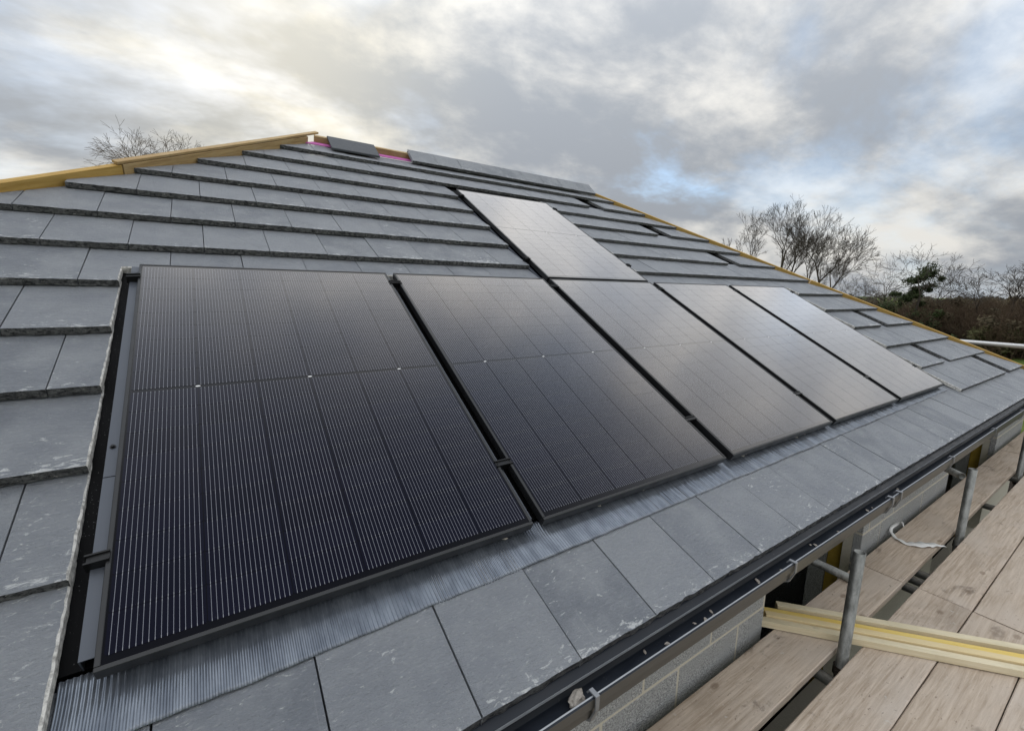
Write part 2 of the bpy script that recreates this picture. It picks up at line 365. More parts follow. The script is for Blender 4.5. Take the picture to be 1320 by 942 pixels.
M_ridge = mat('dark_ridge_concrete', (0.08, 0.085, 0.095), 0.6, 0, 0.4, b_ridge)
M_plas = mat('white_plastic_strip', (0.72, 0.72, 0.70), 0.45, 0, 0.5, lambda n: n.col(n.mix(n.noise(n.co(), 50), (0.74, 0.74, 0.72), (0.88, 0.88, 0.86))))
def b_chip(n):
    k = n.noise(n.co(), 90, 5, 0.7); n.col(n.mix(k, (0.28, 0.25, 0.22), (0.62, 0.57, 0.51))); n.bump(k, 0.8, 0.006)
M_chip = mat('mortar_crumb', (0.5, 0.45, 0.4), 0.9, 0, 0.2, b_chip)
def b_grass(n):
    v = n.co(); k = n.noise(v, 0.25, 4); f = n.noise(v, 6, 5, 0.7)
    c = n.mix(n.ramp(f, 0.3, 0.7), (0.055, 0.085, 0.018), (0.13, 0.17, 0.04)); n.col(n.mix(n.ramp(k, 0.4, 0.7), c, (0.10, 0.125, 0.035))); n.bump(f, 0.8, 0.08)
M_grass = mat('grass', (0.08, 0.12, 0.03), 0.9, 0, 0.1, b_grass)
def b_leafc(a, b):
    return lambda n: n.col(n.mix(n.noise(n.co(), 0.9, 4, 0.7), a, b))
M_bark = mat('winter_bark', (0.07, 0.058, 0.048), 0.9, 0, 0.15, b_leafc((0.045, 0.038, 0.032), (0.11, 0.092, 0.076)))
M_twigb = mat('brown_twigs', (0.10, 0.07, 0.05), 0.9, 0, 0.15, b_leafc((0.055, 0.038, 0.026), (0.15, 0.105, 0.07)))
M_birch = mat('reddish_twigs', (0.12, 0.09, 0.07), 0.9, 0, 0.15, b_leafc((0.13, 0.105, 0.085), (0.24, 0.195, 0.165)))
M_ever = mat('evergreen_leaf', (0.03, 0.05, 0.015), 0.7, 0, 0.2, b_leafc((0.016, 0.026, 0.009), (0.055, 0.075, 0.022)))
M_olive = mat('olive_leaf', (0.07, 0.07, 0.03), 0.75, 0, 0.2, b_leafc((0.035, 0.040, 0.015), (0.11, 0.105, 0.042)))
M_thick = mat('winter_thicket', (0.09, 0.07, 0.05), 0.85, 0, 0.15, b_leafc((0.058, 0.048, 0.030), (0.17, 0.14, 0.088)))
M_far = mat('far_woodland', (0.07, 0.07, 0.06), 0.9, 0, 0.1, b_leafc((0.045, 0.045, 0.038), (0.10, 0.095, 0.075)))

# ================================================================== setting
GZ = -2.75
mb = MB(); S = 1500
mb.add([(-S, -S, GZ), (S, -S, GZ), (S, S, GZ), (-S, S, GZ)], [(0, 1, 2, 3)])
tag(mb.build('ground', M_grass), kind='structure')

def b_shade_soil(n):
    v = n.co(); k = n.noise(v, 3, 5, 0.65); n.col(n.mix(k, (0.010, 0.008, 0.006), (0.032, 0.025, 0.019))); n.bump(k, 0.9, 0.06)  # soil colour darkened to stand in for shade under the scaffold
M_shade_soil = mat('shade_darkened_soil', (0.08, 0.06, 0.05), 0.95, 0, 0.1, b_shade_soil)
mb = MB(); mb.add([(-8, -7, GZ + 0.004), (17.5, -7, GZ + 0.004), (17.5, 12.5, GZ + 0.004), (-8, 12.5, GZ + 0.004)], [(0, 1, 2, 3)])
tag(mb.build('shade_soil_sheet', M_shade_soil), kind='structure')  # soil sheet that paints the dark seen through the gap between boards
# ================================================================== house
house = tag(empty('bungalow', (3.0, 2.0, GZ)), 'unfinished block bungalow with hipped grey tiled roof and black gutter', 'house')
HI = house.matrix_world.inverted()
bpy.context.view_layer.update()
def part(o, parent):
    """parent keeping world placement"""
    o.parent = parent; o.matrix_parent_inverse = Matrix.Translation(-Vector((3.0, 2.0, GZ))) if parent is house else Matrix.Identity(4); return o
NT = -0.02                      # tile surface, measured off the panels' top plane
G = 0.351; V0 = -0.1025; TW = 0.3048; TT = 0.030
def hipL(v): return -0.60 + (v - 2.525) / 1.10
def hipR(v): return 6.47 + (2.665 - v) / 1.10
VR = 4.46
# deck (all four slopes)
mb = MB()
aL, aR = hipL(VR), hipR(VR)
eL, eR = hipL(-0.40), hipR(-0.40)
ND = -0.095
front = [rp(eL, -0.40, ND), rp(eR, -0.40, ND), rp(aR, VR, ND), rp(aL, VR, ND)]
ridge_y = front[2].y; back = [Vector((q.x, 2 * ridge_y - q.y, q.z)) for q in front[:2]]
vs = front + back
mb.add(vs, [(0, 1, 2, 3), (1, 5, 2), (5, 4, 3, 2), (4, 0, 3)])
low = [Vector((q.x, q.y, q.z - 0.12)) for q in (vs[0], vs[1], vs[5], vs[4])]
mb.add([vs[0], vs[1], vs[5], vs[4]] + low, [(0, 1, 5, 4), (1, 2, 6, 5), (2, 3, 7, 6), (3, 0, 4, 7), (4, 5, 6, 7)])
roof = part(mb.build('roof', M_deck), house)

# ---- tiles
def clip(poly, a, b, c):
    """keep a*x + b*y <= c"""
    out = []
    for i in range(len(poly)):
        p, q = poly[i], poly[(i + 1) % len(poly)]
        dp, dq = a * p[0] + b * p[1] - c, a * q[0] + b * q[1] - c
        if dp <= 0: out.append(p)
        if (dp < 0 < dq) or (dq < 0 < dp):
            t = dp / (dp - dq); out.append((p[0] + (q[0] - p[0]) * t, p[1] + (q[1] - p[1]) * t))
    return out
def tile_mesh(poly, wd, ln, seed, th=TT, plain=()):
    """poly in tile space (x 0..wd, y 0..ln); the y=0 side is the riven front"""
    rr = random.Random(seed); top = []; kinds = []
    for i in range(len(poly)):
        p, q = poly[i], poly[(i + 1) % len(poly)]
        L = math.hypot(q[0] - p[0], q[1] - p[1])
        fr = abs(p[1]) < 1e-4 and abs(q[1]) < 1e-4
        side = (abs(p[0]) < 1e-4 and abs(q[0]) < 1e-4) or (abs(p[0] - wd) < 1e-4 and abs(q[0] - wd) < 1e-4) or (abs(p[1] - ln) < 1e-4 and abs(q[1] - ln) < 1e-4)
        if any(abs(p[0] - e) < 1e-4 and abs(q[0] - e) < 1e-4 for e in plain): side = 2
        kd = 2 if (fr or side == 2) else (0 if side else 1)
        n = max(1, int(L / 0.02)) if fr else (max(1, int(L / 0.022)) if kd == 1 else 1)
        if side == 2: n = 1
        for k in range(n):
            t = k / n; x, y = p[0] + (q[0] - p[0]) * t, p[1] + (q[1] - p[1]) * t
            j = 0.0
            if k:
                j = rr.uniform(-0.0012, 0.0012)
                if rr.random() < 0.07: j = 0.004 if fr else j
                if fr: y += j
                else: x += j * 0.8; y += j * 0.8
            z = 0.0012 * mnoise.noise(Vector((x * 9 + seed, y * 9, 0))) - (abs(j) * 0.8 if fr else 0)
            top.append((x, y, z)); kinds.append(kd)
    n = len(top); inner = []; touch = []
    for i, (x, y, z) in enumerate(top):
        ox = oy = 0.0; tc_ = False
        for e in (i - 1, i):
            if kinds[e] == 1:
                a_, b_ = top[e], top[(e + 1) % n]; dx, dy = b_[0] - a_[0], b_[1] - a_[1]; l_ = math.hypot(dx, dy) or 1
                k_ = rr.uniform(0.0022, 0.0065); ox += -dy / l_ * k_; oy += dx / l_ * k_; tc_ = True
        if tc_ and kinds[i - 1] == kinds[i] == 1: ox *= 0.5; oy *= 0.5
        inner.append((x + ox, y + oy, z)); touch.append(tc_)
    vs = list(inner) + [(x, y, z - (0.005 if t else 0)) for (x, y, z), t in zip(top, touch)]
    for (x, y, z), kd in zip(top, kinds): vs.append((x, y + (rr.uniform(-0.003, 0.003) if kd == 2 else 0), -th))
    fs = [tuple(range(n)), tuple(range(3 * n - 1, 2 * n - 1, -1))]; ms = [0, 0]
    for i in range(n):
        i2 = (i + 1) % n
        if kinds[i] == 1:
            fs.append((n + i, n + i2, i2, i)); ms.append(1)
            fs.append((2 * n + i, 2 * n + i2, n + i2, n + i)); ms.append(1)
        else:
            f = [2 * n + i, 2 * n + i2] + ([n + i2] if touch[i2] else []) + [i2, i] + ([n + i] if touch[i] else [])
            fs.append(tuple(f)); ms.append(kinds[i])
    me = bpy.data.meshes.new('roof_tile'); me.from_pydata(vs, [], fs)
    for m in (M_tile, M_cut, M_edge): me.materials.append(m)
    me.polygons.foreach_set('material_index', ms); me.update()
    return me
LT = 0.425; TILT = math.atan2(0.036, G); CT = math.cos(TILT)
full = [(0, 0), (TW - 0.0036, 0), (TW - 0.0036, LT), (0, LT)]
VAR = [tile_mesh(full, TW - 0.0036, LT, s) for s in range(14)]
far_mb = MB()
OPL, OPT, OPR = -0.069, 1.80, 6.10
P6L, P6R, P6T = 2.348, 3.575, 3.70
SLOT = {0: (7.98, 8.18), 1: (6.86, 7.07), 3: (6.88, 7.08), 7: (5.58, 5.84), 9: (4.98, 5.23), 11: (4.36, 4.63)}
rt_ = random.Random(3); ntile = 0
def put_tile(me, u, v, n, tilt, jit=True):
    global ntile
    o = bpy.data.objects.new('roof_tile', me); C.objects.link(o); o.parent = roof
    ja = rt_.uniform(-0.004, 0.004) if jit else 0; jz = rt_.uniform(-0.0015, 0.0015); jr = rt_.uniform(-0.0016, 0.0016)
    o.matrix_local = ROOF @ Matrix.Translation((u, v, n + jz)) @ Matrix.Rotation(-tilt + ja, 4, 'X') @ Matrix.Rotation(jr, 4, 'Z')
    ntile += 1
    return o
for k in range(0, 13):
    v = V0 + G * k; off = (0.1074 if k % 2 else 0.2497)
    n0 = -0.009 if k == 0 else NT
    j0 = int(math.floor((-2.6 - off) / TW)); j1 = int(math.ceil((9.0 - off) / TW))
    for j in range(j0, j1):
        u = off + TW * j; wd = TW - 0.0036
        lim = min(LT, VR - 0.06 - v) if k == 12 else LT
        poly = [(0, 0), (wd, 0), (wd, lim), (0, lim)]
        # roof hips
        poly = clip(poly, -1, 1 / 1.10, u - (hipL(v) + 0.030))
        if poly: poly = clip(poly, 1, 1 / 1.10, hipR(v) - 0.05 - u)
        pieces = [poly] if len(poly) > 2 else []
        # the opening for the panels
        def cutp(ps, fn):
            return [q for q in (fn(p) for p in ps) if len(q) > 2]
        vt = v + LT
        if k <= 4 and u + wd > OPL and u < OPR:
            if u < OPL: pieces = cutp(pieces, lambda p: clip(p, 1, 0, OPL - u))
            elif u + wd > OPR: pieces = cutp(pieces, lambda p: clip(p, -1, 0, u - OPR))
            else: pieces = []
        elif k == 5 and u + wd > OPL and u < OPR:
            yc = OPT - v; 
            if u < OPL: pieces = [[(0, 0), (OPL - u, 0), (OPL - u, yc), (wd, yc), (wd, LT), (0, LT)]]
            elif u + wd > OPR: pieces = [[(0, yc), (OPR - u, yc), (OPR - u, 0), (wd, 0), (wd, LT), (0, LT)]]
            else: pieces = cutp(pieces, lambda p: clip(p, 0, -1, -yc))
        if 5 <= k <= 10 and u + wd > P6L and u < P6R and pieces:
            if u < P6L: pieces = cutp(pieces, lambda p: clip(p, 1, 0, P6L - u))
            elif u + wd > P6R: pieces = cutp(pieces, lambda p: clip(p, -1, 0, u - P6R))
            else: pieces = []
        if k in SLOT:
            a, b = SLOT[k]; np_ = []
            for p in pieces:
                for q in (clip(p, 1, 0, a - u), clip(p, -1, 0, u - b)):
                    if len(q) > 2: np_.append(q)
            pieces = np_
        for p in pieces:
            area = abs(sum(p[i][0] * p[(i + 1) % len(p)][1] - p[(i + 1) % len(p)][0] * p[i][1] for i in range(len(p)))) / 2
            if area < 0.0015: continue
            isfull = len(p) == 4 and area > wd * LT * 0.999
            me = VAR[rt_.randrange(len(VAR))] if isfull else tile_mesh(p, wd, lim, rt_.randrange(10000), plain=tuple(e - u for e in SLOT.get(k, ())))
            if u < -1.1:                      # out of the picture: one joined piece
                mw = ROOF @ Matrix.Translation((u, v, n0)) @ Matrix.Rotation(-TILT, 4, 'X')
                far_mb.add([mw @ q.co for q in me.vertices], [tuple(f.vertices) for f in me.polygons])
            else: put_tile(me, u, v, n0, TILT)
# eave course, kicked up over the fascia
EW = 0.3135; ET = math.atan2(0.179, 1.0); ev, en = -0.416, 0.013
efull = [(0, 0), (EW - 0.005, 0), (EW - 0.005, 0.44), (0, 0.44)]
EV = [tile_mesh(efull, EW - 0.005, 0.44, 50 + s, 0.034) for s in range(8)]
for j in range(-8, 28):
    u = 0.723 + EW * j
    if u + EW > hipR(-0.4) - 0.1: break
    if u < -1.1:
        mw = ROOF @ Matrix.Translation((u, ev, en)) @ Matrix.Rotation(-ET, 4, 'X'); me = EV[0]
        far_mb.add([mw @ q.co for q in me.vertices], [tuple(f.vertices) for f in me.polygons])
    else: put_tile(EV[j % 8], u, ev, en, ET)
# short top course laid along the finished stretch of the ridge
tw2 = 0.30; tf = [(0, 0), (tw2 - 0.003, 0), (tw2 - 0.003, 0.215), (0, 0.215)]
TV = [tile_mesh(tf, tw2 - 0.003, 0.215, 80 + s, 0.030) for s in range(4)]
for j in range(9):
    u = 2.17 + tw2 * j
    if u + tw2 < hipR(4.3) - 0.05: put_tile(TV[j % 4], u, 4.275, 0.008, -math.atan2(0.048, 0.21))
    else:
        p = clip(tf, 1, 1 / 1.10, hipR(4.265) - 0.05 - u)
        if len(p) > 2: put_tile(tile_mesh(p, tw2 - 0.003, 0.215, 99 + j, 0.030), u, 4.275, 0.008, -math.atan2(0.048, 0.21))
o = far_mb.build('roof_tile_field', M_tile, roof); tag(o, kind='stuff')

# ---- ridge and hips
def roofbar(name, m, p, q, wv, h, lift=0.0, parent=roof):
    """timber from p to q (u, v, n), wv wide, h tall, standing on the roof plane"""
    a, b = rp(*p), rp(*q); d = (b - a); L = d.length; d.normalize()
    nn = (ROOF.to_3x3() @ Vector((0, 0, 1))).normalized(); s = nn.cross(d).normalized(); nn = d.cross(s)
    mb = MB(); mb.box((0, -wv / 2, lift), (L, wv / 2, lift + h))
    mw = Matrix((( d.x, s.x, nn.x, a.x), (d.y, s.y, nn.y, a.y), (d.z, s.z, nn.z, a.z), (0, 0, 0, 1)))
    ob = mb.build(name, m, parent, bevel=0.002); ob.matrix_local = mw; return ob
hy = roofbar('hip_timber', M_hipY, (hipL(-0.4), -0.4, -0.115), (hipL(3.02), 3.02, -0.115), 0.038, 0.118)
hy['label'] = 'yellow treated length of hip timber'
roofbar('hip_timber', M_hipP, (hipL(3.025), 3.025, -0.112), (hipL(4.44), 4.44, -0.105), 0.042, 0.117)
roofbar('hip_timber', M_hipP, (hipL(3.00), 3.00, 0.0085), (hipL(4.57), 4.57, 0.020), 0.040, 0.017)
roofbar('hip_timber', M_hipY, (hipR(-0.4), -0.4, -0.09), (hipR(2.0), 2.0, -0.09), 0.034, 0.080)
roofbar('hip_timber', M_hipY, (hipR(2.01), 2.01, -0.09), (hipR(4.44), 4.44, -0.09), 0.034, 0.080)
roofbar('ridge_timber', M_hipP, (aL + 0.06, 4.475, -0.06), (3.1, 4.475, -0.06), 0.045, 0.082)
roofbar('ridge_timber', M_hipP, (3.105, 4.475, -0.06), (aR - 0.1, 4.475, -0.06), 0.045, 0.082)
mb = MB(); mb.add([rp(1.12, 4.395, -0.038), rp(2.6, 4.395, -0.038), rp(2.6, 4.445, -0.032), rp(1.2, 4.445, -0.032), rp(1.12, 4.395, -0.046), rp(2.6, 4.395, -0.046), rp(2.6, 4.445, -0.046), rp(1.2, 4.445, -0.046)], [(0, 1, 2, 3), (0, 1, 5, 4), (3, 2, 6, 7), (4, 7, 6, 5), (0, 4, 7, 3), (1, 2, 6, 5)])
mb.build('membrane', M_pink, roof)
# one loose angle ridge tile
mb = MB()
pr = rp(0, 4.475, 0.040); py_, pz_ = pr.y, pr.z
bot = rp(0, 4.225, 0.004); t_ = 0.018
prof = [(bot.y, bot.z), (py_, pz_), (2 * py_ - bot.y, bot.z), (2 * py_ - bot.y - 0.008, bot.z - t_), (py_, pz_ - t_ * 1.25), (bot.y + 0.008, bot.z - t_)]
mb.sweep(prof, 1.335, 1.80)
mb.build('ridge_tile', M_ridge, roof, bevel=0.003)

# ---- in-roof tray, strips and pleated flashing
mb = MB()
mb.box((-0.20, 0.045, -0.088), (6.16, 1.80, -0.066)); mb.box((2.30, 1.80, -0.088), (3.62, 3.72, -0.066))
o = mb.build('mounting_tray', M_tray, roof); o.matrix_local = ROOF
PW, PH = 1.134, 1.7652
gaps = [0.0464, 0.061, 0.0547, 0.0638]
US = [0.0]
for g in gaps: US.append(US[-1] + PW + g)
def strip(u0, u1, v0, v1, n=-0.022, joints=()):
    ends = [v0, *joints, v1]
    for a, b in zip(ends, ends[1:]):
        mb = MB(); mb.box((u0, a + 0.0015, n - 0.0025), (u1, b - 0.0015, n)); mb.box((u0, a + 0.0015, n - 0.045), (u0 + 0.003, b - 0.0015, n - 0.0025))
        o = mb.build('tray_flange', M_strip, roof); o.matrix_local = ROOF
strip(-0.031, -0.002, 0.042, 1.778, -0.022, (0.545, 1.725))
for i in range(4):
    strip(US[i] + PW + 0.002, US[i] + PW + 0.021, 0.03, 1.76, -0.026)
strip(P6L - 0.004, US[2] - 0.006, 1.80, 3.60, -0.045)
strip(US[2] + PW + 0.008, P6R - 0.012, 1.80, 3.60, -0.030)
strip(US[4] + PW + 0.010, OPR - 0.10, 0.04, 1.78, -0.030)
for vv in (0.66,):
    mb = MB(); mb.tube((-0.0175, vv, -0.022), (-0.0175, vv, -0.020), 0.0075, n=14); mb.tube((-0.0175, vv, -0.020), (-0.0175, vv, -0.0145), 0.0045, n=6)
    o = mb.build('screw', M_clamp, roof); o.matrix_local = ROOF
mb = MB(); rl = random.Random(5)
NX = 2900; u0, u1 = -0.066, 5.98
rows = [0.0, 0.12, 0.25, 0.42, 0.60, 0.78, 0.92, 1.0]
vsx = []
for i in range(NX + 1):
    u = u0 + (u1 - u0) * i / NX
    rib = math.sin(u / 0.0108 * 2 * math.pi)
    fade = 1.0 if u < 1.15 else max(0.28, 1.0 - (u - 1.15) * 1.2)
    dent = mnoise.noise(Vector((u * 7, 1.3, 0))); crease = mnoise.noise(Vector((u * 26, 4.3, 0)))
    cz = mnoise.noise(Vector((u * 38, 8.3, 0))); ridge_ = max(0.0, 1 - abs(cz) * 7) * (1 - fade)
    lo = -0.128 + 0.004 * mnoise.noise(Vector((u * 5, 0, 0))) + 0.014 * max(0, u) + 0.002 * crease
    hi = 0.030
    for r in rows:
        v = hi + (lo - hi) * r
        ne = en - 0.179 * (v - ev)                        # eave tile surface
        base = ne + 0.0045 + 0.008 * max(0, 1 - r * 3.0)
        press = 1 - 0.35 * max(0, mnoise.noise(Vector((u * 11, r * 2.5, 3))))
        z = base + 0.0023 * rib * fade * press + 0.0030 * dent * (r ** 2) * (1 if dent > 0 else 0.4) + 0.0016 * crease * (0.5 + 0.5 * r) * (2.2 - 1.2 * fade) + 0.0035 * ridge_
        vsx.append(rp(u, v, max(z, ne + 0.0015)))
nr = len(rows)
mb.add(vsx, [(i * nr + r, i * nr + r + 1, (i + 1) * nr + r + 1, (i + 1) * nr + r) for i in range(NX) for r in range(nr - 1)])
o = mb.build('apron_flashing', M_lead, roof, smooth=True)
sm = o.modifiers.new('thick', 'SOLIDIFY'); sm.thickness = 0.0012; sm.offset = -1

# ---- fascia, gutter, wall
XL, XR = eL + 0.05, eR - 0.05
mb = MB(); mb.box((XL, -0.345, -0.40), (XR, -0.325, -0.252))
mb.box((XL, -0.325, -0.40), (XR, -0.215, -0.385))
part(mb.build('fascia', M_fascia, None, bevel=0.002), house)
# eaves tray dipping into the gutter
GY0, GY1, GZT = -0.349, -0.459, -0.218
mb = MB(); mb.sweep([(-0.330, -0.226), (-0.352, -0.236), (-0.3735, -0.2475), (-0.3745, -0.2445), (-0.354, -0.233), (-0.330, -0.222)], XL, XR)
tr = part(mb.build('eaves_tray', M_gut, None), house)
mb = MB(); mb.sweep([(-0.3745, -0.2500), (-0.3792, -0.2470), (-0.3780, -0.2425), (-0.3748, -0.2430)], XL, XR)
part(mb.build('tray_lip', M_lip, None), house)
prof_o = [(GY0, -0.240), (GY0, -0.285), (-0.362, -0.297), (-0.425, -0.297), (-0.4440, -0.288), (-0.4500, -0.252), (-0.457, -0.247), (GY1, GZT), (-0.4555, -0.2145)]
prof_i = [(-0.4510, -0.2150), (-0.4530, -0.219), (-0.4530, -0.246), (-0.446, -0.252), (-0.436, -0.285), (-0.424, -0.2935), (-0.363, -0.2935), (GY0 - 0.0035, -0.284), (GY0 - 0.0035, -0.240)]
prof_g = prof_o + prof_i
gutter = None
cuts = [XL, 3.13, XR]
for a, b in zip(cuts, cuts[1:]):
    mb = MB(); n = len(prof_g)
    vs = [(a + 0.001, y, z) for y, z in prof_g] + [(b - 0.001, y, z) for y, z in prof_g]
    for i in range(n):
        f = (i, n + i, n + (i + 1) % n, (i + 1) % n); mi = 1 if 3 <= i <= 6 else (2 if i == 8 else 0)
        mb.add([vs[q] for q in f], [(0, 1, 2, 3)], mi)
    g_ = part(mb.build('gutter', [M_gut, M_gutf, M_lip], None), house)
    gutter = gutter or g_
def gbracket(x, wd=0.013):
    mb = MB()
    po = [(-0.4615, -0.2125), (-0.4620, -0.249), (-0.4535, -0.268), (-0.444, -0.293), (-0.428, -0.303), (-0.362, -0.303), (-0.3475, -0.292)]
    pi_ = [(-0.345, -0.2985), (-0.360, -0.309), (-0.430, -0.309), (-0.4485, -0.297), (-0.458, -0.270), (-0.4655, -0.2505), (-0.4655, -0.2085), (-0.438, -0.2085), (-0.430, -0.222), (-0.4335, -0.224), (-0.4415, -0.2125)]
    mb.sweep(po + pi_, x - wd / 2, x + wd / 2)
    b = mb.build('gutter_bracket', M_brk, None); b.parent = gutter; return b
for x in (0.05, 1.0, 2.044, 4.143, 5.299, 6.379, 7.45, 8.5): gbracket(x)
gbracket(3.07, 0.018); gbracket(3.19, 0.018)
# walls
WY = -0.19; WT = 0.10
OPEN = [(2.46, 3.70), (5.62, 7.46)]
WX0, WX1 = XL + 0.28, XR - 0.28
WBY = 2 * ridge_y - WY
segs = [(WX0, OPEN[0][0]), (OPEN[0][1], OPEN[1][0]), (OPEN[1][1], WX1)]
mb = MB()
for a, b in segs: mb.box((a, WY + 0.0005, GZ), (b, WY + WT, -0.385))
for a, b in OPEN: mb.box((a, WY + 0.0005, GZ), (b, WY + WT, GZ + 0.9))
mb.box((WX0, WBY - 0.1, GZ), (WX1, WBY, -0.385)); mb.box((WX0, WY + WT, GZ), (WX0 + 0.1, WBY - 0.1, -0.385)); mb.box((WX1 - 0.1, WY + WT, GZ), (WX1, WBY - 0.1, -0.385))
wall = part(mb.build('wall', M_mortar, None), house)
mb = MB()
for a, b in segs: mb.box((a + 0.02, WY + WT + 0.09, GZ), (b - 0.02, WY + WT + 0.19, -0.385))
mb.box((WX0 + 0.2, 2.1, GZ), (WX1 - 0.2, 2.2, -0.4)); mb.box((4.62, 0.2, GZ), (4.72, 2.1, -0.4))
part(mb.build('inner_wall', M_inside, None), house)
for a, b in segs:
    mb = MB(); mb.box((a + 0.03, WY + WT + 0.005, GZ), (b - 0.03, WY + WT + 0.085, -0.39))
    part(mb.build('cavity_insulation', M_yel, None), house)
BL, BH, MJ = 0.440, 0.215, 0.012
rb = random.Random(9)
blocks = {}
zb = -0.750
for r in range(-2, 3):
    z1 = zb - MJ / 2 - r * 0.225 if False else zb - 0.225 * r
    za, zz = z1 - 0.225 + MJ / 2, z1 - MJ / 2
    if za > -0.40: continue
    zz = min(zz, -0.388)
    off = 1.773 if r % 2 == 0 else 1.773 - 0.225
    x = off - 0.45 * 12
    while x < WX1:
        a, b = x + MJ / 2, x + 0.45 - MJ / 2
        for s0, s1 in segs:
            aa, bb = max(a, s0 - (0.002 if s0 > WX0 else 0)), min(b, s1 + 0.002)
            if bb - aa > 0.03 and bb > -0.6:
                key = (round(bb - aa, 3), round(zz - za, 3))
                if key not in blocks:
                    m2 = MB(); m2.box((0, 0, 0), (bb - aa, 0.05, zz - za)); ob = m2.build('concrete_block', M_block, None, bevel=0.003); blocks[key] = ob.data
                else: ob = link('concrete_block', blocks[key], None)
                ob.parent = wall; ob.location = (aa, WY - rb.uniform(0, 0.003), za)
        x += 0.45

# ================================================================== solar panels
bmf = MB(); FW = 0.011; FD = 0.035
for a, b in (((0, 0), (PW, FW)), ((0, PH - FW), (PW, PH))): bmf.box((a[0], a[1], -FD), (b[0], b[1], 0))
for a, b in (((0, FW), (FW, PH - FW)), ((PW - FW, FW), (PW, PH - FW))): bmf.box((a[0], a[1], -FD), (b[0], b[1], 0))
tmp = bmf.mesh('frame'); bmx = bmesh.new(); bmx.from_mesh(tmp); bmesh.ops.recalc_face_normals(bmx, faces=bmx.faces)
bmesh.ops.bevel(bmx, geom=list(bmx.edges), offset=0.0012, segments=1, affect='EDGES'); bmx.to_mesh(tmp); bmx.free(); tmp.materials.append(M_frame); FRAME = tmp
m2 = MB(); m2.box((FW, FW, -0.008), (PW - FW, PH - FW, -0.0022)); BACK = m2.mesh('backsheet'); BACK.materials.append(M_back)
m2 = MB(); c_, h_ = CW_ / 2, CH_ / 2; ch = 0.004
m2.add([(-c_ + ch, -h_, 0), (c_ - ch, -h_, 0), (c_, -h_ + ch, 0), (c_, h_, 0), (-c_, h_, 0), (-c_, -h_ + ch, 0)], [(0, 1, 2, 3, 4, 5)])
vs = list(m2.v); m2.add([(x, y, -0.0006) for x, y, z in vs], [(5, 4, 3, 2, 1, 0)]); m2.f += [(i, i + 6, (i + 1) % 6 + 6, (i + 1) % 6) for i in range(6)]; m2.m += [0] * 6
m2.f[-6:] = [(i, i + 6, (i + 1) % 6 + 6, (i + 1) % 6)[::-1] for i in range(6)]
CELL = m2.mesh('solar_cell'); CELL.materials.append(M_cell)
m2 = MB(); m2.tube((0, 0, 0), (0, 0, 0.0006), 0.0065, n=12); TAB = m2.mesh('junction_tab'); TAB.materials.append(M_white)
cols = [PW / 2 + (i - 2.5) * (CW_ + 0.002) for i in range(6)]
midg = 0.013; rowsY = []
for i in range(18):
    d = (i - 8.5) * (CH_ + 0.0012); rowsY.append(PH / 2 + d + (midg / 2 if i >= 9 else -midg / 2))
def panel(u, v, label):
    root = empty('solar_panel'); root.matrix_world = ROOF @ Matrix.Translation((u, v, 0)); tag(root, label, 'solar panel', 'solar panels set into the roof')
    for nm, me in (('frame', FRAME), ('backsheet', BACK)):
        o = bpy.data.objects.new(nm, me); C.objects.link(o); o.parent = root
    for y in rowsY:
        for x in cols:
            o = bpy.data.objects.new('solar_cell', CELL); C.objects.link(o); o.parent = root; o.location = (x, y, -0.0014)
    for i in (0, 2, 4):
        o = bpy.data.objects.new('junction_tab', TAB); C.objects.link(o); o.parent = root; o.location = ((cols[i] + cols[i + 1]) / 2, PH / 2, -0.0020); o.scale = (1.2, 0.55, 1)
    return root
panel(US[0], 0, 'black solar panel with pale wire lines, next to the long open gap in the tiles')
panel(US[1], 0, 'black solar panel, second along from the long open gap in the tiles')
panel(US[2], 0, 'black solar panel straight below the single upper panel')
panel(US[3], 0, 'black solar panel between the one under the upper panel and the last one')
panel(US[4], 0, 'last black solar panel of the lower row, reflecting blue sky, towards the right-hand hip')
panel(US[2], PH + 0.022, 'single upper black solar panel with tiles on both sides')
# clamps
def clamp_mesh(end):
    mb = MB(); a, b = (-0.040, 0.008) if end else (-0.036, 0.036)
    for y in (-0.013, 0.009):
        mb.box((a, y, -0.030), (b, y + 0.004, 0.006)); mb.box((a, y, 0.006), (b, y + 0.0045, 0.0095))
    mb.box((a * 0.6, -0.009, -0.030), (b * 0.6, 0.009, -0.012)); mb.box((a * 0.9, -0.011, 0.0015), (b, 0.011, 0.004))
    return mb
CM = {}
for end in (0, 1):
    me = clamp_mesh(end).mesh('panel_clamp'); bm = bmesh.new(); bm.from_mesh(me); bmesh.ops.recalc_face_normals(bm, faces=bm.faces); bm.to_mesh(me); bm.free(); me.materials.append(M_clamp)
    for vtx in me.vertices:
        if abs(vtx.co.x) > 0.03 and vtx.co.z > 0: vtx.co.z -= 0.004
    CM[end] = me
def clampo(u, v, end, label, grp, flip=False):
    o = bpy.data.objects.new('panel_clamp', CM[end]); C.objects.link(o); o.matrix_world = ROOF @ Matrix.Translation((u, v, 0)) @ Matrix.Rotation(math.pi if flip else 0, 4, 'Z')
    tag(o, label, 'clamp', grp)
for v in (0.272, 1.652):
    for i in range(4): clampo(US[i] + PW + gaps[i] / 2, v, 0, 'black mid clamp, %s of the %s panel joint from the long tile gap' % ('eave end' if v < 1 else 'ridge end', ('first', 'second', 'third', 'fourth')[i]), 'clamps between lower panels')
    clampo(0.0, v, 1, 'black end clamp beside the long open tile gap, towards the %s' % ('eave' if v < 1 else 'ridge'), 'end clamps at the open gap')
    clampo(US[4] + PW, v, 1, 'black end clamp on the outer frame of the last lower panel, towards the %s' % ('eave' if v < 1 else 'ridge'), 'end clamps at the far end', True)
